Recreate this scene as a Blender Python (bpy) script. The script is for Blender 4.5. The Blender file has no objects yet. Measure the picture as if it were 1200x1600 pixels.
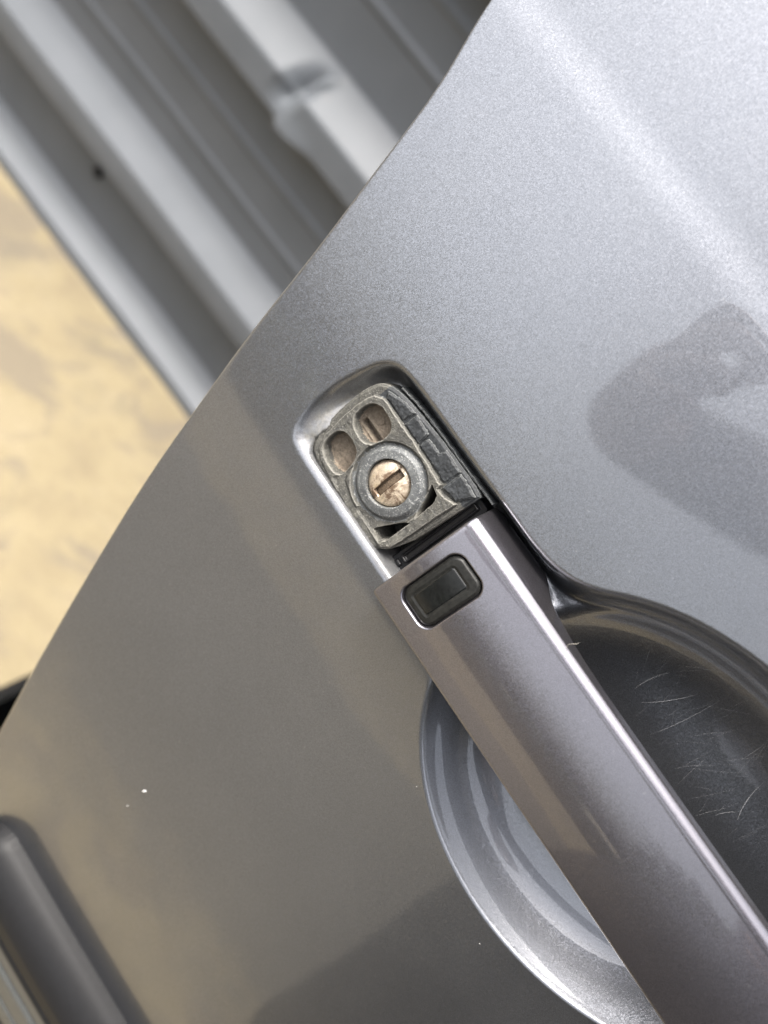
import bpy, bmesh, math, random
import numpy as np
from mathutils import Vector, Matrix

random.seed(7); rng = np.random.default_rng(7)
SC = bpy.context.scene
COL = SC.collection
R = math.radians

# ------------------------------------------------------------------ camera
cam_d = bpy.data.cameras.new('camera')
cam = bpy.data.objects.new('camera', cam_d); COL.objects.link(cam)
C = Vector((0.031331, -0.149647, 1.063018))
ax = Vector((0.561078, 0.572919, 0.597457)); dn = Vector((0.816374, -0.263680, -0.513815)); fw = Vector((-0.136837, 0.776039, -0.615661))
cam.matrix_world = Matrix(((ax.x, -dn.x, -fw.x, C.x), (ax.y, -dn.y, -fw.y, C.y), (ax.z, -dn.z, -fw.z, C.z), (0, 0, 0, 1)))
cam_d.sensor_fit = 'VERTICAL'; cam_d.sensor_height = 36.0; cam_d.sensor_width = 27.0
cam_d.lens = 27.0
cam_d.clip_start = 0.01; cam_d.clip_end = 500
cam_d.dof.use_dof = True; cam_d.dof.focus_distance = 0.185; cam_d.dof.aperture_fstop = 8.5
SC.camera = cam

# ------------------------------------------------------------------ sky, sun, exposure
SUN = Vector((-0.26, -0.17, 0.95)).normalized()
W = bpy.data.worlds.new('World'); SC.world = W; W.use_nodes = True
nt = W.node_tree; nt.nodes.clear()
sky = nt.nodes.new('ShaderNodeTexSky'); sky.sky_type = 'NISHITA'; sky.sun_disc = False
sky.sun_elevation = math.asin(SUN.z); sky.sun_rotation = math.atan2(SUN.x, SUN.y)
sky.air_density = 1.0; sky.dust_density = 9.0; sky.ozone_density = 1.0
bg = nt.nodes.new('ShaderNodeBackground'); bg.inputs[1].default_value = 0.15
wo = nt.nodes.new('ShaderNodeOutputWorld')
hs = nt.nodes.new('ShaderNodeHueSaturation'); hs.inputs['Saturation'].default_value = .4   # thin high cloud takes most of the blue out
nt.links.new(sky.outputs[0], hs.inputs['Color']); nt.links.new(hs.outputs[0], bg.inputs[0]); nt.links.new(bg.outputs[0], wo.inputs[0])
sd = bpy.data.lights.new('sun', 'SUN'); sd.energy = 1.25; sd.angle = R(12); sd.color = (1, .955, .88)
so = bpy.data.objects.new('sun', sd); COL.objects.link(so); so.location = (-1, -1, 4)
so.rotation_euler = SUN.to_track_quat('Z', 'Y').to_euler()
SC.view_settings.view_transform = 'Standard'; SC.view_settings.look = 'None'
SC.view_settings.exposure = 1.93; SC.view_settings.gamma = 1.0; SC.view_settings.use_curve_mapping = False

# ------------------------------------------------------------------ material helpers
def mat(name):
    m = bpy.data.materials.new(name); m.use_nodes = True
    t = m.node_tree; b = t.nodes['Principled BSDF']
    return m, t, b
def N(t, typ, **kw):
    n = t.nodes.new(typ)
    for k, v in kw.items():
        if k.startswith('i_'): n.inputs[k[2:].replace('_', ' ')].default_value = v
        else: setattr(n, k, v)
    return n
def lk(t, a, b): t.links.new(a, b)
def objco(t): return N(t, 'ShaderNodeTexCoord').outputs['Object']
def noise(t, co, scale, detail=3, rough=.5, dist=0):
    n = N(t, 'ShaderNodeTexNoise'); n.inputs['Scale'].default_value = scale; n.inputs['Detail'].default_value = detail
    n.inputs['Roughness'].default_value = rough; n.inputs['Distortion'].default_value = dist
    lk(t, co, n.inputs['Vector']); return n.outputs['Fac']
def ramp(t, fac, stops):
    r = N(t, 'ShaderNodeValToRGB'); e = r.color_ramp.elements
    while len(e) < len(stops): e.new(.5)
    for k, (p, c) in enumerate(stops):
        e[k].position = p; e[k].color = (*c, 1) if len(c) == 3 else c
    lk(t, fac, r.inputs['Fac']); return r.outputs['Color']
def mixc(t, fac, a, b, mode='MIX'):
    m = N(t, 'ShaderNodeMix', data_type='RGBA', blend_type=mode)
    for sock, v in ((m.inputs[0], fac), (m.inputs[6], a), (m.inputs[7], b)):
        if hasattr(v, 'links'): lk(t, v, sock)
        elif isinstance(v, (int, float)): sock.default_value = v
        else: sock.default_value = (*v, 1)
    return m.outputs[2]
def bump(t, h, strength, dist, nrm=None):
    b = N(t, 'ShaderNodeBump'); b.inputs['Strength'].default_value = strength; b.inputs['Distance'].default_value = dist
    lk(t, h, b.inputs['Height'])
    if nrm is not None: lk(t, nrm, b.inputs['Normal'])
    return b.outputs['Normal']

def paint(name, col, rough=.36, dust=.0, dustcol=(.45, .42, .36), flake=.17):
    m, t, b = mat(name); co = objco(t)
    vo = N(t, 'ShaderNodeTexVoronoi'); vo.inputs['Scale'].default_value = 6000; lk(t, co, vo.inputs['Vector'])
    sub = N(t, 'ShaderNodeVectorMath', operation='SUBTRACT'); lk(t, vo.outputs['Color'], sub.inputs[0]); sub.inputs[1].default_value = (.5, .5, .5)
    sc = N(t, 'ShaderNodeVectorMath', operation='SCALE'); lk(t, sub.outputs[0], sc.inputs[0]); sc.inputs['Scale'].default_value = flake
    ge = N(t, 'ShaderNodeNewGeometry')
    ad = N(t, 'ShaderNodeVectorMath', operation='ADD'); lk(t, ge.outputs['Normal'], ad.inputs[0]); lk(t, sc.outputs[0], ad.inputs[1])
    no = N(t, 'ShaderNodeVectorMath', operation='NORMALIZE'); lk(t, ad.outputs[0], no.inputs[0])
    lk(t, no.outputs[0], b.inputs['Normal'])
    # flake tone
    sep = N(t, 'ShaderNodeSeparateColor'); lk(t, vo.outputs['Color'], sep.inputs[0])
    tone = ramp(t, sep.outputs[0], [(0, tuple(.80 * c for c in col)), (1, tuple(1.2 * c for c in col))])
    # fine dust film and specks
    d = noise(t, co, 38, 5, .62)
    f = noise(t, co, 900, 2, .5)
    dm = N(t, 'ShaderNodeMath', operation='MULTIPLY'); lk(t, ramp(t, d, [(.42, (0, 0, 0)), (.75, (1, 1, 1))]), dm.inputs[0]); dm.inputs[1].default_value = dust
    c1 = mixc(t, dm.outputs[0], tone, dustcol)
    sp = ramp(t, f, [(.735, (0, 0, 0)), (.76, (1, 1, 1))])
    sp2 = N(t, 'ShaderNodeMath', operation='MULTIPLY'); lk(t, sp, sp2.inputs[0]); sp2.inputs[1].default_value = .18
    c2 = mixc(t, sp2.outputs[0], c1, (.55, .53, .5))
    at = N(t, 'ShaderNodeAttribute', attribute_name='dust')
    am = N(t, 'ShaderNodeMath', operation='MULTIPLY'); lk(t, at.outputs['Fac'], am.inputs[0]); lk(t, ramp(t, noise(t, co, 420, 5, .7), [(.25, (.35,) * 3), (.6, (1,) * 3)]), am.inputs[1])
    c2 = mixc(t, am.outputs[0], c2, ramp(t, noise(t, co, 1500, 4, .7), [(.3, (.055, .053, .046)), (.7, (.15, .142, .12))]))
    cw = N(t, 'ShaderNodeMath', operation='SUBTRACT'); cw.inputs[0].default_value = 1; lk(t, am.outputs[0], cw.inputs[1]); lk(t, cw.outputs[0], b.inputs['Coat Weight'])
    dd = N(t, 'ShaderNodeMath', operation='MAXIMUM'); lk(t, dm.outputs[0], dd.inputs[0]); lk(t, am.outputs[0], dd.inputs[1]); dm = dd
    lk(t, c2, b.inputs['Base Color'])
    mm = N(t, 'ShaderNodeMath', operation='SUBTRACT'); mm.inputs[0].default_value = .95; lk(t, dm.outputs[0], mm.inputs[1]); lk(t, mm.outputs[0], b.inputs['Metallic'])
    b.inputs['Roughness'].default_value = rough
    b.inputs['Coat IOR'].default_value = 1.62
    cr = ramp(t, noise(t, co, 60, 4, .6), [(.3, (.012,) * 3), (.8, (.05,) * 3)]); lk(t, cr, b.inputs['Coat Roughness'])
    # faint orange peel on the clear coat
    op = noise(t, co, 420, 2, .5)
    lk(t, bump(t, op, .02, .0003), b.inputs['Coat Normal'])
    return m
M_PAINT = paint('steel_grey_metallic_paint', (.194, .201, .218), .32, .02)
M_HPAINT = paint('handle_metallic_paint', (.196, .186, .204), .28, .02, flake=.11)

def simple(name, col, rough, metallic=0, bscale=None, bstr=.3, bdist=.0002, var=.15, spec=.5):
    m, t, b = mat(name); co = objco(t)
    n = noise(t, co, bscale or 300, 5, .6)
    c = ramp(t, n, [(.25, tuple(max(0, x * (1 - var)) for x in col)), (.75, tuple(x * (1 + var) for x in col))])
    lk(t, c, b.inputs['Base Color']); b.inputs['Roughness'].default_value = rough; b.inputs['Metallic'].default_value = metallic; b.inputs['Specular IOR Level'].default_value = spec
    if bscale: lk(t, bump(t, n, bstr, bdist), b.inputs['Normal'])
    return m

def zinc_mat():
    m, t, b = mat('dusty_zinc_casting'); co = objco(t)
    n1 = noise(t, co, 180, 5, .65); n2 = noise(t, co, 760, 5, .75); n3 = noise(t, co, 2300, 2, .6)
    c = ramp(t, n1, [(.3, (.034, .036, .038)), (.52, (.056, .056, .051)), (.72, (.092, .088, .073))])
    c = mixc(t, .7, c, ramp(t, n2, [(.3, (.024, .024, .024)), (.7, (.125, .12, .10))]))
    c = mixc(t, ramp(t, n3, [(.58, (0, 0, 0)), (.72, (.6, .6, .6))]), c, (.28, .27, .24))
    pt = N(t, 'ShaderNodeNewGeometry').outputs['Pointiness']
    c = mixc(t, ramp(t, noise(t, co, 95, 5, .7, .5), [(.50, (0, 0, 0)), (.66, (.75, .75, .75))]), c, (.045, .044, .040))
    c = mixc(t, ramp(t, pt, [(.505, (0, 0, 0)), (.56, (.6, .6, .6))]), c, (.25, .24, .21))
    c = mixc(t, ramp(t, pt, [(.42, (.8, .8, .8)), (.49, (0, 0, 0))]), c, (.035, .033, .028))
    lk(t, c, b.inputs['Base Color']); b.inputs['Metallic'].default_value = .25; b.inputs['Roughness'].default_value = .66
    nn = bump(t, n2, .9, .0005); nn = bump(t, n3, .9, .0002, nn)
    lk(t, nn, b.inputs['Normal'])
    return m
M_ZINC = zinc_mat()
def ring_mat():
    m, t, b = mat('bare_zinc_collar'); co = objco(t)
    n2 = noise(t, co, 620, 6, .75); n3 = noise(t, co, 2200, 2, .6)
    c = ramp(t, n2, [(.3, (.046, .049, .052)), (.55, (.084, .088, .088)), (.75, (.17, .175, .165))])
    c = mixc(t, ramp(t, n3, [(.56, (0, 0, 0)), (.72, (.6, .6, .6))]), c, (.42, .42, .40))
    lk(t, c, b.inputs['Base Color']); b.inputs['Metallic'].default_value = .25; b.inputs['Roughness'].default_value = .62
    nn = bump(t, n2, .4, .0002); nn = bump(t, n3, .4, .00006, nn); lk(t, nn, b.inputs['Normal'])
    return m
M_RING = ring_mat()
def brass_mat():
    m, t, b = mat('worn_nickel_brass'); co = objco(t)
    n1 = noise(t, co, 260, 5, .7, .6); n2 = noise(t, co, 2600, 4, .7)
    d = ramp(t, n1, [(.40, (0, 0, 0)), (.58, (1, 1, 1))])
    c = mixc(t, d, (.82, .70, .54), (.11, .072, .045))
    c = mixc(t, ramp(t, n2, [(.55, (0, 0, 0)), (.75, (.6, .6, .6))]), c, (.16, .11, .07))
    lk(t, c, b.inputs['Base Color'])
    mm = mixc(t, d, (.95,) * 3, (.35,) * 3); lk(t, mm, b.inputs['Metallic'])
    rr = mixc(t, d, (.38,) * 3, (.65,) * 3); lk(t, rr, b.inputs['Roughness'])
    lk(t, bump(t, n2, .4, .0001), b.inputs['Normal'])
    return m
M_BRASS = brass_mat()
M_DIRT = simple('dry_brown_dirt', (.16, .13, .098), .9, 0, 1500, .8, .0003, .45)
M_RUBBER = simple('dusty_black_rubber', (.022, .024, .026), .6, 0, 1500, .5, .0002, .8, .3)
def wear(m, col, lo=.51, hi=.57):
    t = m.node_tree; b = t.nodes['Principled BSDF']; src = b.inputs['Base Color'].links[0].from_socket
    pt = N(t, 'ShaderNodeNewGeometry').outputs['Pointiness']
    lk(t, mixc(t, ramp(t, pt, [(lo, (0, 0, 0)), (hi, (.8, .8, .8))]), src, col), b.inputs['Base Color'])
wear(M_RUBBER, (.13, .135, .13))
M_BLACK = simple('black_plastic', (.008, .008, .009), .42, 0, 600, .25, .0001, .3, .3)
M_BTN = simple('dusty_button_rubber', (.010, .010, .009), .42, 0, 1100, .25, .0001, .6, .22)
M_PAD = simple('glossy_black_button_pad', (.006, .0065, .0065), .14, 0, 900, .05, .0001, .5, .4)
M_CRATE = simple('matt_black_polypropylene', (.003, .003, .003), .7, 0, 80, .1, .001, .3, .1)
M_MOULD = simple('black_moulding_plastic', (.009, .009, .0095), .45, 0, 500, .1, .0001, .15, .15)
M_MOULD2 = simple('grey_moulding_insert', (.05, .052, .05), .35, 0, 500, .1, .0001, .15, .4)
M_FIBRE = simple('pale_fibre', (.30, .28, .24), .8)
M_CHIP = simple('bare_white_chip', (.75, .74, .72), .6)
M_SCR = simple('scratch_dust', (.27, .27, .27), .8)

# ------------------------------------------------------------------ object helpers
def tag(o, label=None, cat=None, group=None, kind=None):
    if label: o['label'] = label
    if cat: o['category'] = cat
    if group: o['group'] = group
    if kind: o['kind'] = kind
    return o
def empty(name, loc):
    o = bpy.data.objects.new(name, None); COL.objects.link(o); o.location = loc; o.empty_display_size = .05; return o
def link(name, me, m, parent=None, smooth=True):
    o = bpy.data.objects.new(name, me); COL.objects.link(o)
    if parent: o.parent = parent
    if m: me.materials.append(m)
    if smooth: me.shade_smooth()
    return o
def mesh_np(name, verts, quads):
    me = bpy.data.meshes.new(name)
    verts = np.ascontiguousarray(verts, np.float32); quads = np.ascontiguousarray(quads, np.int32)
    me.vertices.add(len(verts)); me.vertices.foreach_set('co', verts.ravel())
    me.loops.add(quads.size); me.loops.foreach_set('vertex_index', quads.ravel())
    me.polygons.add(len(quads)); me.polygons.foreach_set('loop_start', np.arange(0, quads.size, 4, dtype=np.int32))
    me.update(calc_edges=True); me.validate(); return me
def grid_quads(nr, nc, keep=None, flip=False):
    i = np.arange(nr * nc).reshape(nr, nc)
    q = np.stack([i[:-1, :-1], i[:-1, 1:], i[1:, 1:], i[1:, :-1]], -1)
    if flip: q = q[..., ::-1]
    return q[keep] if keep is not None else q.reshape(-1, 4)
def compact(verts, quads):
    u, inv = np.unique(quads, return_inverse=True); return verts[u], inv.reshape(-1, 4)

def sm(a, b, x):
    t = np.clip((x - a) / (b - a), 0, 1); return t * t * (3 - 2 * t)
def sdf_poly(x, y, P):
    P = np.asarray(P, float); d = np.full(x.shape, 1e9); s = np.ones(x.shape)
    for k in range(len(P)):
        a = P[k]; b = P[k - 1]; ex, ey = b - a
        wx = x - a[0]; wy = y - a[1]
        t = np.clip((wx * ex + wy * ey) / (ex * ex + ey * ey), 0, 1)
        d = np.minimum(d, (wx - ex * t) ** 2 + (wy - ey * t) ** 2)
        c1 = y >= a[1]; c2 = y < b[1]; c3 = ex * wy > ey * wx
        s = np.where((c1 & c2 & c3) | (~c1 & ~c2 & ~c3), -s, s)
    return s * np.sqrt(d)
def sdf_rr(x, y, cx, cy, hx, hy, r):
    qx = np.abs(x - cx) - hx + r; qy = np.abs(y - cy) - hy + r
    return np.hypot(np.maximum(qx, 0), np.maximum(qy, 0)) + np.minimum(np.maximum(qx, qy), 0) - r
def smin(a, b, k):
    h = np.clip(.5 + .5 * (b - a) / k, 0, 1); return b * (1 - h) + a * h - k * h * (1 - h)
def vnoise(x, y, cell, seed):
    g = np.random.default_rng(seed).random((64, 64))
    u = x / cell; v = y / cell; i = np.floor(u).astype(int); j = np.floor(v).astype(int); fu = u - i; fv = v - j
    fu = fu * fu * (3 - 2 * fu); fv = fv * fv * (3 - 2 * fv)
    G = lambda a, b: g[a % 64, b % 64]
    return (G(i, j) * (1 - fu) + G(i + 1, j) * fu) * (1 - fv) + (G(i, j + 1) * (1 - fu) + G(i + 1, j + 1) * fu) * fv

# ------------------------------------------------------------------ ground and wall
def ground():
    n = 60; xs = np.concatenate([np.linspace(-40, -3, 14), np.linspace(-2.8, 2.8, n), np.linspace(3, 40, 14)])
    X, Y = np.meshgrid(xs, xs); Z = np.zeros_like(X)
    Z += (np.exp(-(X**2 + Y**2) / 9)) * (vnoise(X + 50, Y + 50, .23, 3) - .5) * .008
    me = mesh_np('ground', np.stack([X, Y, Z], -1).reshape(-1, 3), grid_quads(*X.shape))
    m, t, b = mat('sandy_concrete'); co = objco(t)
    n1 = noise(t, co, 7, 6, .6, .4); n2 = noise(t, co, 46, 5, .65); n3 = noise(t, co, 400, 3, .6)
    c = ramp(t, n1, [(.3, (.106, .085, .051)), (.5, (.144, .119, .068)), (.7, (.160, .133, .083))])
    spots = ramp(t, n2, [(.30, (.9, .9, .9)), (.43, (0, 0, 0))])
    c = mixc(t, spots, c, (.11, .09, .06))
    big = ramp(t, noise(t, co, 6.0, 6, .62, .8), [(.50, (0, 0, 0)), (.58, (.9, .9, .9))])
    c = mixc(t, big, c, (.085, .072, .054))
    c = mixc(t, .2, c, ramp(t, n3, [(.3, (.09, .07, .045)), (.7, (.34, .27, .165))]))
    # unseen ground in front of the car, darkened so the lower door mirrors darker
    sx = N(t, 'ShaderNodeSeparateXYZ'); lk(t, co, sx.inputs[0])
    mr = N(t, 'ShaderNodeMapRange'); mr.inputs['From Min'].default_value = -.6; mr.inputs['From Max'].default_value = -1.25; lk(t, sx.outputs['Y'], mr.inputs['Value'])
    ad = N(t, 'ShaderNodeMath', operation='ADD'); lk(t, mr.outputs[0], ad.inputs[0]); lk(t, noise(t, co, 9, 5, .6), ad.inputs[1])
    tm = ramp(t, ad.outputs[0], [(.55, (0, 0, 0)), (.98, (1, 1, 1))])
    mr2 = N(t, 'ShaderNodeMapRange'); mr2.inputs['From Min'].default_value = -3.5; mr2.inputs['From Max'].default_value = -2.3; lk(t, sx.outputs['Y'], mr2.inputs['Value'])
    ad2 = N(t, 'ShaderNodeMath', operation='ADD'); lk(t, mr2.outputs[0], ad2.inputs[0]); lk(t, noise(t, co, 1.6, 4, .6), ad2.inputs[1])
    far = ramp(t, ad2.outputs[0], [(.78, (0, 0, 0)), (.90, (1, 1, 1))])     # lightened again further out, for a pale ragged stripe mirrored in the handle
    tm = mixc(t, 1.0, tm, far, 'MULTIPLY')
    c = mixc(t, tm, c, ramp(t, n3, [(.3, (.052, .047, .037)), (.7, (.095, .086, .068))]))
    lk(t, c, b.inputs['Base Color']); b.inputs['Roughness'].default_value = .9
    lk(t, bump(t, n2, .5, .006), b.inputs['Normal'])
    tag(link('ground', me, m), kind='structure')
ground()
def wall():
    P0 = np.array([-.547, .846, 0.]); d = np.array([.99639, .08487, 0]); nn = np.array([.08487, -.99639, 0])
    root = empty('corrugated_wall', P0)
    tag(root, 'grey corrugated metal sheet wall with horizontal ribs behind the car door', 'wall')
    dp = .055
    prof = [(0, -.01), (0, .026)]
    def rib(z0, z1, zt): return [(-dp, z0 - .012), (0.0, z0), (0.0, z1), (-dp, zt)]
    def stiff(z): return [(-dp, z - .009), (-dp + .0035, z - .004), (-dp + .0035, z + .004), (-dp, z + .009)]
    prof += [(-dp, .066)]
    prof += rib(.213, .262, .318)
    prof += stiff(.373) + stiff(.450)
    prof += rib(.548, .600, .657)
    prof += stiff(.752) + stiff(.824)
    z = .338
    for k in range(1, 5):
        prof += rib(.548 + z * k, .600 + z * k, .657 + z * k) + stiff(.752 + z * k) + stiff(.824 + z * k)
    # round every bend a little
    pts = []
    for i, p in enumerate(prof):
        if 0 < i < len(prof) - 1:
            a = np.array(prof[i - 1]); b = np.array(p); c = np.array(prof[i + 1])
            la = np.linalg.norm(a - b); lc = np.linalg.norm(c - b); r = min(.0035, la * .4, lc * .4)
            q0 = b + (a - b) / la * r; q1 = b + (c - b) / lc * r
            for t in np.linspace(0, 1, 4): pts.append((1 - t)**2 * q0 + 2 * t * (1 - t) * b + t * t * q1)
        else: pts.append(np.array(p))
    # subdivide long spans near the dented rib
    fine = []
    for a, b in zip(pts[:-1], pts[1:]):
        L_ = np.linalg.norm(b - a); n = max(1, int(L_ / .004)) if .5 < (a[1] + b[1]) / 2 < .68 else max(1, int(L_ / .03))
        for k in range(n): fine.append(a + (b - a) * k / n)
    fine.append(pts[-1]); fine = np.array(fine)
    us = np.concatenate([np.linspace(-2.6, -.5, 22), np.linspace(-.49, .1, 150), np.linspace(.12, 3.0, 30)])
    U, K = np.meshgrid(us, np.arange(len(fine)), indexing='ij')
    O = fine[K, 0]; Zz = fine[K, 1]
    O = O + .0022 * np.sin(U * 3.1 + Zz * 2) + .0012 * np.sin(U * 11 + Zz * 9)
    # kink hammered into the front edge of the upper rib
    uc = -.176
    tri = np.clip(1 - np.abs(U - uc - .25 * (Zz - .6)) / .034, 0, 1)
    g = tri**1.3 * np.exp(-((Zz - .604) / .030)**2) * sm(-dp, -dp * .5, O)
    O2 = O - .024 * g; Z2 = Zz - .012 * g
    fold = np.exp(-((U - uc - .020 - .5 * (Zz - .62)) / .008)**2) * np.exp(-((Zz - .625) / .018)**2); O2 = O2 + .009 * fold; Z2 = Z2 + .009 * fold
    step = sm(uc - .004, uc + .016, U) * sm(uc + .10, uc + .03, U) * np.exp(-((Zz - .548) / .016)**2); O2 = O2 + .006 * step; Z2 = Z2 - .010 * step
    V = d[None, None] * U[..., None] + nn[None, None] * O2[..., None]; V[..., 2] += Z2
    me = mesh_np('sheet', V.reshape(-1, 3), grid_quads(*U.shape))
    m, t, b = mat('grey_coated_steel'); co = objco(t)
    n = noise(t, co, 9, 4, .6); c = ramp(t, n, [(.3, (.074, .081, .089)), (.7, (.086, .093, .102))])
    st = N(t, 'ShaderNodeMapping'); st.inputs['Scale'].default_value = (14, 14, 14); lk(t, co, st.inputs['Vector'])
    sp = ramp(t, noise(t, st.outputs[0], 3, 5, .7), [(.64, (0, 0, 0)), (.74, (.5, .5, .5))])
    c = mixc(t, sp, c, (.10, .098, .095))
    lk(t, c, b.inputs['Base Color']); b.inputs['Roughness'].default_value = .5; b.inputs['Specular IOR Level'].default_value = .35
    link('sheet', me, m, root)
    bm = bmesh.new()
    bmesh.ops.create_cone(bm, cap_ends=True, segments=8, radius1=.013, radius2=.011, depth=.008)
    for v in bm.verts: v.co = Vector((v.co.x, -v.co.z, v.co.y))
    me2 = bpy.data.meshes.new('screw'); bm.to_mesh(me2); bm.free()
    s = link('screw', me2, M_BLACK, root); p = d * -.47 + nn * (-dp + .003); s.location = (p[0], p[1], .155)
wall()

# ------------------------------------------------------------------ car door: shape of its skin
LK = np.array([0., 0., .95])                     # centre of the lock barrel on the skin
A0 = R(15); NV = np.array([0, -math.cos(A0), math.sin(A0)]); BV = np.array([0, math.sin(A0), math.cos(A0)]); XV = np.array([1., 0, 0])
S_ = np.array([-800, -500, -350, -200, -100, -40, 0, 45, 78, 84.5, 87.5, 91, 94.5, 120, 200, 400]) / 1000.
A_ = np.array([-6, -2, 1, 6, 11.5, 16.0, 18.0, 19.6, 19.0, 18.6, 21.8, 21.8, 17.2, 16.3, 17.0, 30.])
sg = np.linspace(-.8, .4, 4801); al = np.radians(np.interp(sg, S_, A_))
ker = np.ones(17) / 17; al = np.convolve(np.pad(al, 8, mode='edge'), ker, 'valid')
h_ = sg[1] - sg[0]
PY = np.concatenate([[0], np.cumsum((np.sin(al[1:]) + np.sin(al[:-1])) / 2 * h_)]); PZ = np.concatenate([[0], np.cumsum((np.cos(al[1:]) + np.cos(al[:-1])) / 2 * h_)])
i0 = int(np.argmin(abs(sg))); PY -= PY[i0]; PZ -= PZ[i0]
def skin(x, s, n):
    """x, s (arc length up the skin), n (outwards), all mm -> world metres"""
    x = x / 1000.; s = s / 1000.; n = n / 1000.
    a = np.interp(s, sg, al)
    y = np.interp(s, sg, PY) + x * x / 6.0 - n * np.cos(a); z = np.interp(s, sg, PZ) + n * np.sin(a)
    return np.stack([x, y, z + LK[2]], -1)
def loc(x, b, n):
    x, b, n = np.broadcast_arrays(np.asarray(x, float), np.asarray(b, float), np.asarray(n, float))
    return LK + (x[..., None] * XV + b[..., None] * BV + n[..., None] * NV) / 1000.
EDG = np.array([(-78, 200), (-76.5, 110), (-73.8, 84), (-70, 75), (-67.4, 67.7), (-65.6, 59.3), (-64.2, 52.0), (-61.5, 37.4), (-58.5, 22.0), (-56.0, 6.1), (-54.2, -6.6), (-52.3, -17.2), (-49.7, -30.3), (-47.0, -45.7), (-43.6, -62.8), (-38.7, -84.4), (-33.3, -108.5), (-26.5, -139.7), (-20.7, -166.3), (-15.5, -191.5), (0, -260), (24, -350), (60, -460), (110, -590)])[::-1]
def edge(s):
    e = sum(np.interp(s + k, EDG[:, 1], EDG[:, 0]) for k in (-9, -6, -3, 0, 3, 6, 9)) / 7
    return e
DO = np.array([.35, .0, .36])
door = empty('car_door', DO)
tag(door, 'steel grey metallic car door with pull handle, its lock cap missing', 'car door')

def chaikin(P, n=3):
    P = np.array(P, float)
    for _ in range(n):
        Q = np.roll(P, -1, 0); P = np.stack([P * .75 + Q * .25, P * .25 + Q * .75], 1).reshape(-1, 2)
    return P
REC = chaikin([(62, -15.2), (0, -15.2), (-19.5, -15.2), (-26.2, -14.0), (-28.8, -6), (-28.3, 3), (-26.6, 11.3), (-23.4, 18.8), (-17, 20.6), (0, 20.7), (62, 20.8)], 3)
CT = np.linspace(-2, 60, 3000); CD = np.cumsum(2.05 * np.exp(-np.maximum(CT, 0) / 8.) * sm(-.45, .9, CT)) * (CT[1] - CT[0])   # bowl profile of the cup
def depth(x, s):
    rec = sdf_poly(x, s, REC)
    ell = (np.sqrt(((x - 100) / 60.)**2 + ((s - 1.) / 47.)**2) - 1) * 47
    u = smin(rec, ell, 11.0)
    dm = 1.7 + 3.6 * sm(-10, 5, s) + sm(8, 17, s) * sm(58, 36, x) * (3.5 + 4.0 * sm(10, 24, x))
    up = sm(-8, 6, s)
    d1 = dm * sm(.3 + .4 * up, -4.3, u)                   # rolled lip all round
    d2 = np.interp(-ell, CT, CD)
    sharp = sm(-6, 8, -s) * sm(50, 62, x)         # crisper lip low on the cup
    k = 3.0; d = np.maximum(d1, d2) + .25 * np.maximum(k - np.abs(d1 - d2), 0)**2 / k * sm(0, 2.5, np.minimum(d1, d2))
    d = d * (1 - sharp) + d2 * sharp
    depth.u = u
    # cut-out for the lock carrier
    pit = sdf_rr(x, s, 3.5, 1.0, 24.5, 14.0, 4)
    return d + 15 * sm(.3, -.5, pit)

def panel():
    w = np.concatenate([np.linspace(1.2, 14, 12, endpoint=False), np.arange(14, 236, .42), np.linspace(237, 300, 24), np.linspace(310, 900, 40)])
    s = np.concatenate([np.linspace(-590, -230, 60, endpoint=False), np.linspace(-230, -56, 70, endpoint=False), np.arange(-56, 56, .42), np.arange(56, 130, 1.2), np.linspace(132, 200, 12)])
    S, Wd = np.meshgrid(s, w, indexing='ij'); X = edge(S) + Wd
    H = -depth(X, S)
    du = np.maximum(.85 * sm(-.7, -3.6, depth.u), .55 * sm(.3, -1.6, depth.u) * sm(-9, -13, S)) * sm(26, 18, X) * (X < 40)  # recess dust, plus a film added on the lower lip to dull its highlight
    V = skin(X, S, H)
    # hem folded round the free edge
    hem = [(14, -1.7), (1.0, -1.7), (.35, -1.55), (.05, -1.15), (0, -.85), (.08, -.45), (.35, -.14), (.75, -.02)]
    cols = [skin(edge(s) + a, s, np.full_like(s, b)) for a, b in hem]
    V = np.concatenate([np.stack(cols, 1), V], 1)
    me = mesh_np('outer_panel', V.reshape(-1, 3) - DO, grid_quads(V.shape[0], V.shape[1]))
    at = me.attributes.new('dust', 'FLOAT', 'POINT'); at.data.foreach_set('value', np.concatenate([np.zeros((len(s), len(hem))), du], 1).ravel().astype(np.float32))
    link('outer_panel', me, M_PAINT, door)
    # inner shell of the door, set in from the free edge
    w = np.concatenate([np.linspace(15, 300, 12), np.linspace(350, 900, 8)]); s = np.linspace(-585, 195, 40)
    S, Wd = np.meshgrid(s, w, indexing='ij'); X = edge(S) + Wd
    A = skin(X, S, np.full_like(X, -2.2)); B = skin(np.where(Wd < 16, X + 6, X), S, np.full_like(X, -60.))
    V = np.concatenate([A[:, :1], B, A[:, -1:]], 1)
    me = mesh_np('inner_panel', V.reshape(-1, 3) - DO, grid_quads(V.shape[0], V.shape[1], flip=False))
    link('inner_panel', me, M_PAINT, door)
panel()

def heightfield(name, x0, x1, b0, b1, step, fn, cut, material, parent, frame=loc):
    xs = np.arange(x0, x1 + step, step); bs = np.arange(b0, b1 + step, step)
    B, X = np.meshgrid(bs, xs, indexing='ij'); H = fn(X, B)
    V = frame(X, B, H).reshape(-1, 3) - DO
    Hm = np.maximum.reduce([H[:-1, :-1], H[1:, :-1], H[:-1, 1:], H[1:, 1:]])
    q = grid_quads(len(bs), len(xs), keep=Hm > cut)
    V, q = compact(V, q)
    return link(name, mesh_np(name, V, q), material, parent)

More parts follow.
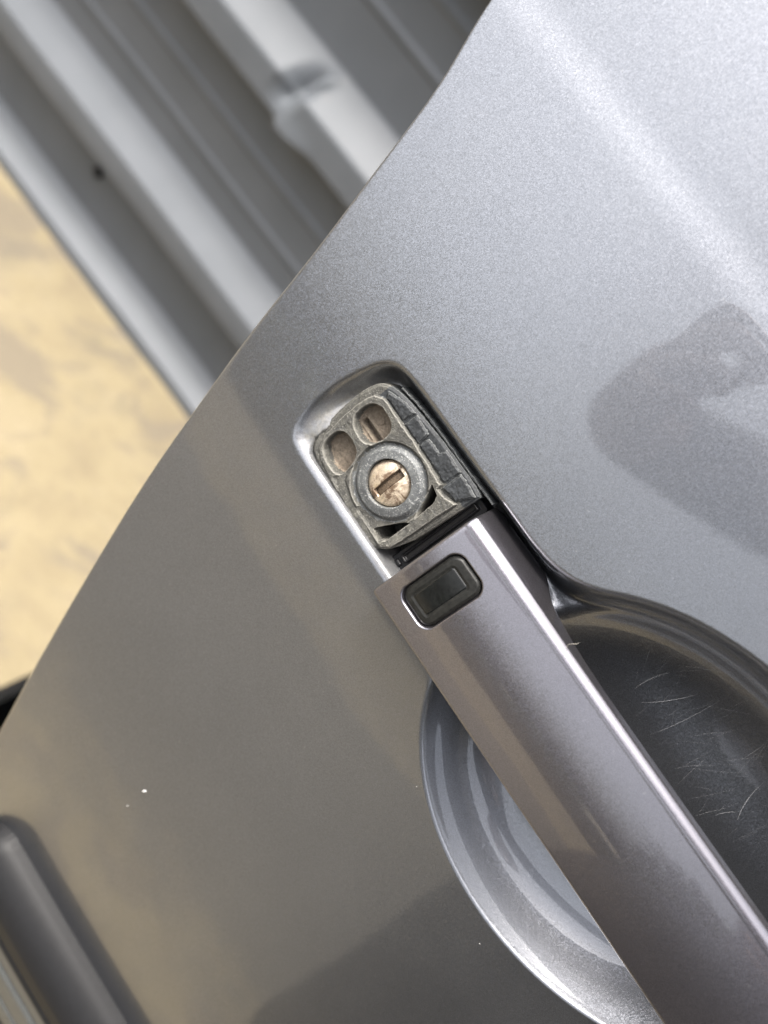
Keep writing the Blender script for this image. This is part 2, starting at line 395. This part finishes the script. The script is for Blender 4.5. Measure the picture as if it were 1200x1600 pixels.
# ------------------------------------------------------------------ lock housing
OUT = [(14.2, -15.8), (-5, -14.6), (-17, -13.1), (-20.2, -11.8), (-22.4, -7.5), (-23.3, 1.5), (-22.9, 8.6), (-21.6, 12.6), (-19.5, 14.5), (-15, 16.0), (-9, 16.6), (1, 17.3), (16.4, 17.5), (16.2, 15.5)]
PLT = [(13.2, -14.4), (-5, -13.2), (-15.6, -11.8), (-18.6, -10.2), (-20.4, -6.6), (-21.0, 1), (-20.6, 7.6), (-19.6, 10.2), (-17.2, 11.7), (-3.6, 11.6), (8.3, 10.9), (8.6, 9.6), (11.3, 9.9), (14.2, 10.9)]
HL = [(-18.0, -9.0), (-18.7, -6.6), (-18.9, -3.9), (-17.4, -2.2), (-14.4, -2.0), (-11.8, -2.6), (-10.3, -4.6), (-9.6, -8.9), (-11, -10.3), (-14.5, -10.3)]
HR = [(-18.7, 2.6), (-19, 5.2), (-18.4, 8.0), (-16.6, 9.5), (-13.5, 9.5), (-11.2, 9.1), (-10.0, 7.6), (-9.9, 4.6), (-11.0, 1.7), (-12.9, .8), (-16.4, 1.1)]
HL = chaikin(HL); HR = chaikin(HR); OUT = chaikin(OUT, 2)
G1 = [(7.0, 9.0), (9.6, 8.4), (10.6, 6.4), (10.9, 0.6), (9.9, 2.0)]
G2 = [(6.6, -10.6), (9.6, -11.2), (10.9, -9.6), (11.0, -1.8), (9.6, -4.0)]
def carrier(x, b):
    rr = np.hypot(x, b); th = np.arctan2(b, x)
    wob = (vnoise(x + 40, b + 40, 1.1, 11) - .5) * .10 + (vnoise(x + 40, b + 40, 3.0, 12) - .5) * .14
    h = -2.7 + 1.3 * sm(-4, -12.5, b) + wob
    p = sdf_poly(x, b, PLT) + wob * 2
    h = h + (1.3 - .8 * sm(-5, -12.5, b)) * sm(.25, -.25, p)
    # lower ledge beside the collar and a cast rib running round it to the corner
    led = sdf_poly(x, b, [(12, -12.0), (-3, -10.7), (-7.6, -9.2), (-9.2, -5.6), (-10, -11.5), (-5, -13.5), (13.4, -14.6)])
    h = h - .55 * sm(.5, -.5, led)
    pad = np.minimum(rr - 10.4, sdf_rr(x, b, 5.5, -2, 6.0, 9.4, 1.5))
    # side walls of the collar well
    h = np.where(p < 0, h - .9 * sm(.3, -.5, pad) * sm(10.7, 10.2, x), h)
    hole = smin(sdf_poly(x, b, HL), sdf_poly(x, b, HR), .05) - .25 + wob * 1.6
    h = h * (1 - sm(.3, -.35, hole)) + (-5.3 + wob * 2.5) * sm(.3, -.35, hole)
    sl = sdf_rr(x, b, -14.0, 3.0, 3.6, .75, .5); h = h - 2.6 * sm(.15, -.2, sl)
    rim = np.abs(sdf_rr(x, b, -14.0, 3.0, 4.1, 1.3, .8)); h = h + .25 * sm(.45, 0, rim)
    # collar round the barrel
    ring = -2.6 + 1.7 * sm(10.1, 8.2, rr) + .25 * sm(8.4, 6.3, rr) + .08 * np.cos(th * 3 + .7) + wob * .8
    h = np.where(rr < 10.2, np.maximum(h, ring), h)
    for G in (G1, G2):
        g = np.maximum(sdf_poly(x, b, G), 9.75 - rr); h = h - 12 * sm(.15, -.25, g)
    h = np.where(rr < 6.8, h - 9 * sm(6.15, 5.95, rr), h)
    o = sdf_poly(x, b, OUT)
    # rounded outer corner, then the side wall down into the panel
    h = h - .4 * sm(-.8, 0, o) - 13 * sm(0, .5, o)
    return h
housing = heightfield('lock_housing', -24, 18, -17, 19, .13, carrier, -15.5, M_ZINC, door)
housing['label'] = 'dusty cast metal lock housing exposed by the missing cap'
housing.data.materials.append(M_RING); housing.data.materials.append(M_DIRT)
me = housing.data; cen = np.empty(len(me.polygons) * 3); me.polygons.foreach_get('center', cen); cen = cen.reshape(-1, 3) + DO - LK
cx = cen @ XV * 1000; cb = cen @ BV * 1000; cn = cen @ NV * 1000
rr = np.hypot(cx, cb); mi = np.zeros(len(cx), np.int32)
mi[(rr < 10.0 + (vnoise(cx + 40, cb + 40, .8, 5) - .5) * .8) & (rr > 5) & (cn > -3.4)] = 1
hole = np.minimum(sdf_poly(cx, cb, HL), sdf_poly(cx, cb, HR)); mi[(hole < .1) & (cn < -4.3)] = 2
housing.data.materials.append(M_RUBBER)
mi[(sdf_poly(cx, cb, PLT) > .15) & (cb > 11.8 + .12 * np.minimum(cx + 12, 0)) & (cx > -19)] = 3
me.polygons.foreach_set('material_index', mi)

def barrel(x, b):
    rr = np.hypot(x, b); wob = (vnoise(x + 40, b + 40, .9, 21) - .5) * .09
    h = -.75 - rr**2 / 34. - .35 * sm(5.2, 5.9, rr) + wob
    s = sdf_rr(x, b, -.05, .1, 1.12, 4.45, .25); h = h - 1.5 * sm(.06, -.10, s)
    # shutter plate inside the slot
    s2 = sdf_rr(x, b, .12, .1, .8, 4.2, .2); h = h + .5 * sm(.05, -.1, s2)
    return h - 8 * sm(5.9, 6.08, rr)
lb = heightfield('lock_barrel', -6.2, 6.2, -6.2, 6.2, .09, barrel, -9, M_BRASS, housing)
lb.data.materials.append(simple('slot_brown', (.10, .072, .048), .7, .4, 2600, .5, .0001, .7))  # slot faces take a darker brown than the barrel face
for p in lb.data.polygons:
    c = np.array(p.center) + DO - LK; qx, qb = c @ XV * 1000, c @ BV * 1000
    if abs(qx + .05) < 1.1 and abs(qb - .1) < 4.4: p.material_index = 1
lb['label'] = 'tarnished brass key barrel with a slot'

def poly_prism(name, P, n0, n1, m, parent, bev=.18, jit=0):
    bm = bmesh.new(); c = np.mean(P, 0); lo = []; hi = []; mid = []
    P = [np.array(p, float) for p in P]
    for p in P:
        lo.append(bm.verts.new(loc(p[0], p[1], n0) - DO)); mid.append(bm.verts.new(loc(p[0], p[1], n1 - bev) - DO))
    k = len(P)
    for i, p in enumerate(P):
        a = P[i - 1] - p; b2 = P[(i + 1) % k] - p; a /= np.linalg.norm(a); b2 /= np.linalg.norm(b2); dvec = a + b2
        q = p + (c - p) / np.linalg.norm(c - p) * bev * 1.3
        hi.append(bm.verts.new(loc(q[0], q[1], n1 + random.uniform(-jit, jit)) - DO))
    for i in range(k):
        j = (i + 1) % k
        bm.faces.new((lo[i], lo[j], mid[j], mid[i])); bm.faces.new((mid[i], mid[j], hi[j], hi[i]))
    bm.faces.new(hi)
    bmesh.ops.recalc_face_normals(bm, faces=bm.faces)
    me = bpy.data.meshes.new(name); bm.to_mesh(me); bm.free()
    return link(name, me, m, parent, smooth=False)
def pad_fn(P, top, seed):
    def f(x, b):
        o = sdf_poly(x, b, P) + (vnoise(x + 40, b + 40, .6, seed) - .5) * .25 + (vnoise(x + 40, b + 40, 1.9, seed + 1) - .5) * .3 - .12
        return top + (vnoise(x + 40, b + 40, .5, seed + 2) - .5) * .12 + (vnoise(x + 40, b + 40, 2.3, seed + 3) - .5) * .3 - .3 * sm(-.6, 0, o) - 6 * sm(0, .25, o)
    return f
for k, (P, top) in enumerate([
        ([(-17.2, 12.1), (-10.2, 12.0), (-9.6, 16.0), (-14.3, 15.0), (-18.2, 13.4)], -2.2),
        ([(-9.2, 12.0), (-3.4, 12.0), (-3.7, 15.3), (-8.9, 16.0)], -2.0),
        ([(-2.8, 11.9), (8.2, 11.5), (8.5, 16.4), (2.4, 16.7), (1.9, 14.9), (-2.5, 14.7)], -2.2),
        ([(9.0, 10.6), (13.6, 11.2), (15.6, 15.9), (9.1, 16.4)], -2.0)]):
    P = np.array(P)
    heightfield('gasket_pad', P[:, 0].min() - .8, P[:, 0].max() + .8, P[:, 1].min() - .8, P[:, 1].max() + .8, .13, pad_fn(P, top, 50 + 9 * k), top - 4.5, M_RUBBER, housing)
def rail(x, b):
    line = 17.75 + .015 * x - .0045 * np.minimum(x + 4, 0)**2 * 1.4
    o = np.abs(b - line) - .32 + (vnoise(x + 40, b + 40, 1.2, 81) - .5) * .15
    o = np.maximum(o, np.maximum(-17 - x, x - 19.5))
    return -3.2 + (vnoise(x + 40, b + 40, .7, 82) - .5) * .25 - 7 * sm(-.1, .25, o)
heightfield('gasket_rail', -18, 20, 13.5, 19, .13, rail, -8.5, M_RUBBER, housing)
# stamped figure on the floor of the upper pocket
fc = bpy.data.curves.new('stamped_mark', 'FONT'); fc.body = '2'; fc.size = .0032; fc.extrude = .00012; fc.offset = .00004
fo = bpy.data.objects.new('stamp_source', fc); COL.objects.link(fo)
bpy.context.view_layer.update()
me = bpy.data.meshes.new_from_object(fo.evaluated_get(bpy.context.evaluated_depsgraph_get())); me.name = 'stamped_mark'
bpy.data.objects.remove(fo)
for v in me.vertices:
    v.co = Vector(loc(-14.6 + v.co.x * 1000 * .9, 5.3 + v.co.y * 1000 * .9, -5.1 + v.co.z * 1000) - DO)
link('stamped_mark', me, M_DIRT, housing, smooth=False)

# black slide between housing and handle
def guide(x, b):
    o = sdf_rr(x, b, 17.2, .6, 2.4, 14.6, .6)
    h = -7.0 + 0 * x
    h = h + 1.3 * sm(.2, -.2, sdf_rr(x, b, 17.1, 1.6, 1.15, 12.2, .3)) - 1.0 * sm(.15, -.15, sdf_rr(x, b, 17.1, 1.6, .65, 11.6, .2))
    h = h + 1.0 * sm(.15, -.15, sdf_rr(x, b, 16.9, -12.4, .9, .5, .2))
    return h - 9 * sm(0, .3, o)
heightfield('handle_slide', 14, 20.2, -15, 16, .13, guide, -15, M_BLACK, door)

# ------------------------------------------------------------------ pull handle
BTN = (29.5, .2, 5.5, 9.05, 3.0)
HX0, HX1 = 20.0, 186.0
NBX = np.array([0, 40.5, 42.5, 44.2, 46, 48, 51, 55, 60, 68, 84]); NBN = np.array([-9, -9, -6.4, -3.6, -1.6, -.2, 1.0, 2.1, 3.1, 4.0, 4.2])
def handle():
    xs = np.concatenate([HX0 + np.array([0, .08, .22, .42, .68, 1.0, 1.5, 2.2]), np.arange(22.5, 37.5, .2), np.arange(37.5, 80, .7), np.arange(80, 166, 1.5), np.arange(166, 182, 1), np.array([182.5, 183.5, 184.6, 185.3, 185.8, 186.0])])
    rows = []
    for x in xs:
        e = min(x - HX0, 1.0); inset = 1.0 - math.sqrt(max(0, 1 - (1 - e)**2)); inset *= .9
        e2 = min(HX1 - x, 4.0) / 4.; inset2 = 4 * (1 - math.sqrt(max(0, 1 - (1 - e2)**2))); ins = inset + inset2
        nb = float(np.interp(min(x, 206 - x), NBX, NBN))
        top = 11.0 - ins
        bl, bu = -14.8 + ins * .6, 16.3 - ins * .6
        face = lambda b: top + .3 - (b + 5.0)**2 / (2 * 78.)
        pts = []
        r1, r2 = 1.3, 2.7
        yl = face(bl + r1) - r1
        for t in np.linspace(0, 1, 10): pts.append((bl + .9 * (1 - t) * max(0, min(1, (yl - nb) / 14)), nb + .6 + (yl - nb - .6) * t))
        for t in np.linspace(.1, 1, 9):
            a = R(180 - 90 * t); pts.append((bl + r1 + r1 * math.cos(a), yl + r1 * math.sin(a)))
        for b in np.linspace(bl + r1, bu - r2, 124)[1:]: pts.append((b, face(b)))
        yu = face(bu - r2) - r2; sl = math.atan((bu - r2 - .5) / 85.)
        for t in np.linspace(.06, 1, 16):
            a = R(90 - 90 * t); pts.append((bu - r2 + r2 * math.cos(a), yu + r2 * math.sin(a)))
        for t in np.linspace(.05, 1, 18):
            pts.append((bu + .06 * (yu - nb) * t * (1 if True else 0), yu + (nb + .6 - yu) * t))
        q0 = pts[-1]; q1 = pts[0]
        for t in np.linspace(0, 1, 10)[1:-1]:
            pts.append((q0[0] + (q1[0] - q0[0]) * (.04 + .92 * t), nb + .0))
        rows.append(pts)
    P = np.array(rows); Xg = np.repeat(xs[:, None], P.shape[1], 1)
    B, Nn = P[..., 0].copy(), P[..., 1].copy()
    bt = sdf_rr(Xg, B, *BTN); onface = Nn > 6
    Nn = np.where(onface, Nn - 1.6 * sm(.38, -.30, bt), Nn)
    V = loc(Xg, B, Nn); nr, nc = Xg.shape
    i = np.arange(nr * nc).reshape(nr, nc); j = np.roll(i, -1, 1)
    q = np.stack([i[:-1], j[:-1], j[1:], i[1:]], -1).reshape(-1, 4)
    me = bpy.data.meshes.new('door_handle')
    faces = q[:, ::-1].tolist() + [list(range(nc))[::1], [int(v) for v in i[-1]][::-1]]
    me.from_pydata((V.reshape(-1, 3) - DO).tolist(), [], faces); me.update(); me.validate()
    bm = bmesh.new(); bm.from_mesh(me); bmesh.ops.recalc_face_normals(bm, faces=bm.faces); bm.to_mesh(me); bm.free()
    o = link('door_handle', me, M_HPAINT, door); me.materials.append(M_BLACK)      # grip's unseen back made black to darken the cup behind it
    for p in me.polygons:
        c = np.array(p.center) + DO - LK; xx, nn_ = c @ XV * 1000, c @ NV * 1000
        if nn_ < float(np.interp(min(xx, 206 - xx), NBX, NBN)) + .35: p.material_index = 1
    return o
hnd = handle(); hnd['label'] = 'grey metallic pull handle with black entry button'
def button(x, b):
    cx, cb, hx, hy, r = BTN
    o = sdf_rr(x, b, cx, cb, hx - .28, hy - .28, r - .25)
    h = 11.0 - (b + 5.)**2 / 156. - .5 * sm(-.9, 0.0, o)**1.5
    i = sdf_rr(x, b, cx - .15, cb - .3, 3.15, 6.4, .9)
    h = h - .12 * sm(.3, 0, np.abs(i)) - .22 * sm(0, -.3, i)
    return h - 3 * sm(0, .25, o)
ob = heightfield('entry_button', 23, 36, -10, 10, .11, button, 8.2, M_BTN, hnd)
ob['label'] = 'black rubber entry button'
def btpad(x, b):
    cx, cb, hx, hy, r = BTN
    i = sdf_rr(x, b, cx - .15, cb - .3, 2.9, 6.15, .75)
    return 10.93 - (b + 5.)**2 / 156. - .18 * sm(-.5, 0, i) - 2 * sm(0, .2, i) + .0 * x
heightfield('button_pad', 25.5, 33.2, -7.2, 7, .11, btpad, 9.2, M_PAD, hnd)

# ------------------------------------------------------------------ side moulding low on the door
def moulding():
    X = np.concatenate([np.linspace(0, 30, 90), np.linspace(31, 220, 120), np.linspace(225, 880, 60)]); Sg = np.concatenate([np.linspace(-290, -200, 181)])
    S, Xg = np.meshgrid(Sg, X, indexing='ij')
    o = sdf_rr(Xg, S, 445, -245, 443, 43, 16)
    t = np.clip(-o / 13., 0, 1); n = 13.5 * np.sqrt(1 - (1 - t)**1.6) - .6
    for g, wd, a in ((-222, 1.6, .8), (-233, 3.2, 1.5), (-247, 2.2, 1.0)): n = n - a * sm(wd, 0, np.abs(S - g)) * sm(-14, -19, o)
    n = np.where(o > 0, -3, n)
    V = skin(Xg, S, n).reshape(-1, 3) - DO
    keep = np.maximum.reduce([n[:-1, :-1], n[1:, :-1], n[:-1, 1:], n[1:, 1:]]) > -2
    V, q = compact(V, grid_quads(*Xg.shape, keep=keep))
    o_ = link('side_moulding', mesh_np('side_moulding', V, q), M_MOULD, door)
    o_.data.materials.append(M_MOULD2)
    for p in o_.data.polygons:
        c = np.array(p.center) + DO; zz_ = c[2] - LK[2]
        if -.25 < zz_ < -.219 and c[0] > .016: p.material_index = 1
    o_['label'] = 'dark grey plastic rubbing strip with a rounded end'
moulding()

# ------------------------------------------------------------------ small marks on the paint
def tube(name, pts, r, m, parent, off=DO, seg=5):
    bm = bmesh.new(); rings = []
    pts = [Vector(p - off) for p in pts]
    for i, p in enumerate(pts):
        tdir = (pts[min(i + 1, len(pts) - 1)] - pts[max(i - 1, 0)]).normalized()
        a = tdir.orthogonal().normalized(); b = tdir.cross(a)
        rad = r * (.35 if i in (0, len(pts) - 1) else 1)
        rings.append([bm.verts.new(p + (a * math.cos(2 * math.pi * k / seg) + b * math.sin(2 * math.pi * k / seg)) * rad) for k in range(seg)])
    for r0, r1 in zip(rings[:-1], rings[1:]):
        for k in range(seg): bm.faces.new((r0[k], r0[(k + 1) % seg], r1[(k + 1) % seg], r1[k]))
    bm.faces.new(rings[0]); bm.faces.new(rings[-1])
    bmesh.ops.recalc_face_normals(bm, faces=bm.faces)
    me = bpy.data.meshes.new(name); bm.to_mesh(me); bm.free()
    return link(name, me, m, parent)
def onskin(x, s, lift=.02):
    x = np.asarray(x, float); s = np.asarray(s, float); return skin(x, s, -depth(x, s) + lift)
def bez(p0, p1, p2, n=14):
    t = np.linspace(0, 1, n)[:, None]; return (1 - t)**2 * np.array(p0) + 2 * t * (1 - t) * np.array(p1) + t * t * np.array(p2)

for x, s_, a, l, w_ in ((27.7, -125.6, .35, 1.8, .6), (28.4, -136, .4, .5, .3), (66.4, -40.6, .2, .3, .18), (108, -51.6, .9, .35, .14)):
    bm = bmesh.new(); k = 9; vs = []
    for i in range(k):
        r_ = 1 + .25 * math.sin(i * 2.3 + x); ca, sa = math.cos(2 * math.pi * i / k) * l * r_ * .5, math.sin(2 * math.pi * i / k) * w_ * r_ * .5
        vs.append(bm.verts.new(onskin(x + ca * math.sin(a) - sa * math.cos(a), s_ + ca * math.cos(a) + sa * math.sin(a), .015) - DO))
    cv = bm.verts.new(onskin(x, s_, .06) - DO)
    for i in range(k): bm.faces.new((vs[i], vs[(i + 1) % k], cv))
    bmesh.ops.recalc_face_normals(bm, faces=bm.faces); me = bpy.data.meshes.new('paint_chip'); bm.to_mesh(me); bm.free(); link('paint_chip', me, M_CHIP, door)
def scratches():
    lines = [((78.9, 15.8), (82.5, 22), (83.6, 29.1), .045), ((114.2, 17.8), (110, 23), (108.5, 29), .05), ((110.9, 14.3), (111, 17), (112.6, 19.8), .03), ((75.6, 16.4), (74.5, 22), (76, 26.7), .03), ((86.8, 12), (88.5, 22), (87.1, 32.4), .03), ((101.7, 27.3), (101.5, 31), (100.3, 34.6), .03)]
    for k in range(95):
        x = rng.uniform(72, 150); s_ = rng.uniform(10, 34); l = rng.uniform(3, 13); a = rng.normal(.0, .45)
        lines.append(((x, s_), (x + math.sin(a) * l * .5 + rng.normal(0, .5), s_ + math.cos(a) * l * .5), (x + math.sin(a) * l, s_ + math.cos(a) * l), rng.uniform(.004, .014)))
    bm = bmesh.new()
    for p0, p1, p2, r_ in lines:
        q = bez(p0, p1, p2, 12); C_ = onskin(q[:, 0], q[:, 1], .012) - DO; T = np.gradient(C_, axis=0); T /= np.linalg.norm(T, axis=1)[:, None]
        side = np.cross(T, NV); taper = np.sin(np.linspace(.08, math.pi - .08, 12))[:, None] * r_ / 1000.
        A = [bm.verts.new(v) for v in C_ + side * taper]; M_ = [bm.verts.new(v) for v in C_ + NV * .00001]; B = [bm.verts.new(v) for v in C_ - side * taper]
        for i in range(11): bm.faces.new((A[i], A[i + 1], M_[i + 1], M_[i])); bm.faces.new((M_[i], M_[i + 1], B[i + 1], B[i]))
    me = bpy.data.meshes.new('scratch_marks'); bm.to_mesh(me); bm.free(); o = link('scratch_marks', me, M_SCR, door); o['kind'] = 'stuff'
scratches()
FP = [loc(*p) for p in ((57.0, 15.2, 9.7), (56.2, 15.7, 9.7), (55.4, 16.3, 9.6), (54.7, 17.0, 9.8), (54.4, 17.7, 10.1), (54.7, 18.5, 10.3), (55.2, 19.2, 10.2), (55.2, 20.0, 10.4))]
fo_ = FP[0]; fb = tube('lint_fibre', FP, .000055, M_FIBRE, None, off=fo_); fb.location = fo_
tag(fb, 'short pale curled fibre clinging to the upper edge of the door handle', 'fibre')

# ------------------------------------------------------------------ black crate the door stands on
def crate():
    O = Vector((.3, .12, 0)); root = None
    bm = bmesh.new()
    def bx(x0, x1, y0, y1, z0, z1):
        vs = [bm.verts.new((x, y, z)) for z in (z0, z1) for y in (y0, y1) for x in (x0, x1)]
        for f in ((0, 2, 3, 1), (4, 5, 7, 6), (0, 1, 5, 4), (2, 6, 7, 3), (0, 4, 6, 2), (1, 3, 7, 5)): bm.faces.new([vs[k] for k in f])
    x0, x1, y0, y1, h = -.428, .428, -.2, .24, .352
    bx(x0, x1, y0, y1, 0, .012)
    bx(x0, x0 + .012, y0, y1, .014, h); bx(x1 - .012, x1, y0, y1, .014, h); bx(x0 + .0125, x1 - .0125, y0, y0 + .012, .014, h); bx(x0 + .0125, x1 - .0125, y1 - .012, y1, .014, h)
    for z in (.10, .2, .3): bx(x0 - .006, x1 + .006, y0 - .006, y0 - .0005, z, z + .018); bx(x0 - .006, x0 - .0005, y0, y1, z, z + .018)
    bmesh.ops.bevel(bm, geom=bm.edges[:], offset=.002, segments=2, affect='EDGES')
    me = bpy.data.meshes.new('plastic_crate'); bm.to_mesh(me); bm.free()
    o = link('plastic_crate', me, M_CRATE, None, smooth=False); o.location = O
    tag(o, 'black plastic crate on the sandy ground behind the lower door edge', 'crate')
crate()

# ------------------------------------------------------------------ what the paint mirrors: the photographer and a hedge behind the camera, plus an added side hedge
def person():
    J = {}; V = []; Rd = []; E = []
    def v(name, p, r, r2=None, to=None):
        J[name] = len(V); V.append(Vector(p)); Rd.append((r, r2 or r))
        if to: E.append((J[to], J[name]))
    v('pelvis', (.60, -.72, .96), .15, .12)
    v('belly', (.62, -.72, 1.12), .145, .115, 'pelvis'); v('chest', (.63, -.69, 1.31), .165, .125, 'belly'); v('collar', (.58, -.62, 1.45), .10, .09, 'chest')
    v('neck', (.565, -.585, 1.51), .055, .055, 'collar'); v('jaw', (.545, -.545, 1.56), .068, .075, 'neck'); v('skull', (.535, -.54, 1.64), .082, .092, 'jaw'); v('crown', (.535, -.545, 1.705), .06, .068, 'skull')
    for sd_, nm, sh, el, wr in ((-1, 'l', (.41, -.65, 1.42), (.18, -.58, 1.27), (-.005, -.375, 1.13)), (1, 'r', (.75, -.61, 1.41), (.76, -.50, 1.15), (.48, -.40, 1.10))):
        v('sh' + nm, sh, .075, None, 'collar'); v('el' + nm, el, .052, None, 'sh' + nm); v('wr' + nm, wr, .031, None, 'el' + nm)
    for nm, x, y in (('l', .46, -.70), ('r', .68, -.74)):
        v('hip' + nm, (x - .05 if nm == 'l' else x - .03, y, .88), .125, .12, 'pelvis'); v('knee' + nm, (x - .03, y + .03, .49), .095, .09, 'hip' + nm)
        v('ankle' + nm, (x, y - .02, .10), .07, .07, 'knee' + nm); v('heel' + nm, (x, y - .03, .045), .042, .042, 'ankle' + nm); v('toe' + nm, (x - .01, y + .15, .032), .03, .045, 'heel' + nm)
    def hand(nm, palm, dirs):
        v('palm' + nm, palm, .030, .022, 'wr' + nm)
        for k, (a, b, c2) in enumerate(dirs):
            v('f%da' % k + nm, a, .0095, None, 'palm' + nm); v('f%db' % k + nm, b, .0085, None, 'f%da' % k + nm); v('f%dc' % k + nm, c2, .007, None, 'f%db' % k + nm)
    P = Vector((.002, -.29, 1.135))
    hand('l', P, [((P + Vector((-.012 + .004 * k, .040, .030 - .019 * k))), (P + Vector((.004 + .004 * k, .072 - .003 * abs(k - 1), .036 - .021 * k))), (P + Vector((.030, .080 - .003 * abs(k - 1), .034 - .021 * k)))) for k in range(4)] + [(P + Vector((.024, .012, .034)), P + Vector((.040, .034, .046)), P + Vector((.046, .056, .046)))])
    P2 = Vector((.395, -.36, 1.10))
    hand('r', P2, [((P2 + Vector((-.040, .012, .030 - .019 * k))), (P2 + Vector((-.066 + .003 * abs(k - 1), .024, .034 - .020 * k))), (P2 + Vector((-.084 + .004 * abs(k - 1), .012, .032 - .020 * k)))) for k in range(4)] + [(P2 + Vector((-.012, .030, .034)), P2 + Vector((-.032, .046, .042)), P2 + Vector((-.052, .052, .040)))])
    O = Vector((.60, -.72, 0))
    me = bpy.data.meshes.new('person'); me.from_pydata([p - O for p in V], E, []); o = bpy.data.objects.new('person', me); COL.objects.link(o); o.location = O
    md = o.modifiers.new('skin', 'SKIN'); md.use_smooth_shade = True; md.branch_smoothing = .6
    for k, sv in enumerate(me.skin_vertices[0].data): sv.radius = Rd[k]; sv.use_root = (k == 0)
    sb = o.modifiers.new('sub', 'SUBSURF'); sb.levels = 2; sb.render_levels = 2
    bpy.context.view_layer.update()
    m2 = bpy.data.meshes.new_from_object(o.evaluated_get(bpy.context.evaluated_depsgraph_get())); o.modifiers.clear(); o.data = m2; m2.name = 'person'
    cl = [simple('navy_jacket', (.018, .02, .03), .85, 0, 60, .4, .004), simple('dark_trousers', (.02, .02, .022), .85, 0, 60, .4, .004), simple('skin', (.26, .17, .13), .55, 0, 90, .1, .001), simple('dark_shoes', (.015, .015, .015), .5)]
    m2.materials.clear()
    for m in cl: m2.materials.append(m)
    for p in m2.polygons:
        c = p.center + O; k = 0
        if c.z < .10: k = 3
        elif c.z < 1.0: k = 1
        elif c.z > 1.50: k = 2
        elif (c - Vector(V[J['palml']])).length < .105 or (c - Vector(V[J['palmr']])).length < .12: k = 2
        p.material_index = k
    # hair
    bm = bmesh.new(); bmesh.ops.create_icosphere(bm, subdivisions=4, radius=1)
    for q in bm.verts:
        d = q.co.copy(); n = 1 + .03 * math.sin(d.x * 17 + d.z * 9) * math.sin(d.y * 13)
        q.co = Vector((d.x * .090 * n, d.y * .102 * n - .008, d.z * .092 * n))
    bmesh.ops.delete(bm, geom=[q for q in bm.verts if q.co.z < -.045 + .5 * max(0, q.co.y + .02) or (q.co.y > .045 and q.co.z < .045)], context='VERTS')
    mh = bpy.data.meshes.new('hair'); bm.to_mesh(mh); bm.free(); h = link('hair', mh, simple('dark_hair', (.02, .016, .012), .6, 0, 300, .8, .002), o); h.location = Vector((.535, -.55, 1.655)) - O
    # face: nose, ears
    for nm, p, sc in (('nose', (.523, -.45, 1.61), (.013, .02, .024)), ('ear', (.452, -.54, 1.61), (.01, .018, .03)), ('ear', (.618, -.54, 1.61), (.01, .018, .03))):
        bm = bmesh.new(); bmesh.ops.create_icosphere(bm, subdivisions=2, radius=1)
        for q in bm.verts: q.co = Vector((q.co.x * sc[0], q.co.y * sc[1], q.co.z * sc[2]))
        mn = bpy.data.meshes.new(nm); bm.to_mesh(mn); bm.free(); e = link(nm, mn, cl[2], o); e.location = Vector(p) - O
    
    tag(o, 'person in dark clothes leaning in behind the camera, mirrored in the paint', 'person')
person()

def hedge(loc_, rz, ln, hgt, label):
    n = int(ln * 900); x = rng.uniform(-ln / 2, ln / 2, n); top = hgt + .14 * np.sin(x * 1.7) + .14 * np.sin(x * 4.3 + 1) + .10 * np.sin(x * 11)
    y = rng.uniform(-.5, .5, n); z = np.sqrt(rng.random(n)) * top
    c = np.stack([x, y, z], -1); a = rng.normal(size=(n, 3)); a /= np.linalg.norm(a, axis=1)[:, None]; b = np.cross(a, rng.normal(size=(n, 3))); b /= np.linalg.norm(b, axis=1)[:, None]
    r = rng.uniform(.05, .10, (n, 1)); V = np.stack([c - a * r, c - b * r * .5, c + a * r, c + b * r * .5], 1).reshape(-1, 3)
    V[:, 2] = np.maximum(V[:, 2], .005)
    root = empty('hedge', loc_); root.rotation_euler.z = rz; tag(root, label, 'hedge')
    m, t, bs = mat('hedge_leaf'); nn = noise(t, objco(t), 6, 3); lk(t, ramp(t, nn, [(.3, (.025, .04, .018)), (.7, (.06, .085, .03))]), bs.inputs['Base Color']); bs.inputs['Roughness'].default_value = .6
    lf = link('foliage', mesh_np('foliage', V, np.arange(n * 4).reshape(-1, 4)), m, root, smooth=False); lf['kind'] = 'stuff'
    xs = np.linspace(-ln / 2, ln / 2, 90); prof = np.array([(-.4, 0), (-.42, .65), (0, .8), (.42, .65), (.4, 0)]) * np.array([1, hgt])
    U, K = np.meshgrid(xs, np.arange(5), indexing='ij')
    Vc = np.stack([U, prof[K, 0] + .06 * np.sin(U * 9 + K), prof[K, 1] * (1 + .1 * np.sin(U * 5 + K))], -1)
    link('branches', mesh_np('branches', Vc.reshape(-1, 3), grid_quads(*U.shape)), simple('dark_twigs', (.02, .022, .012), .9), root)
hedge((0, -6.5, 0), 0, 13, .75, 'low dark hedge far behind the camera, mirrored in the paint')
hedge((4.2, -5.2, 0), math.pi / 2, 9, 3.2, 'taller dark hedge added out of view on the right to darken what the lock recess mirrors')  # added out of view so the recess's end wall mirrors something dark
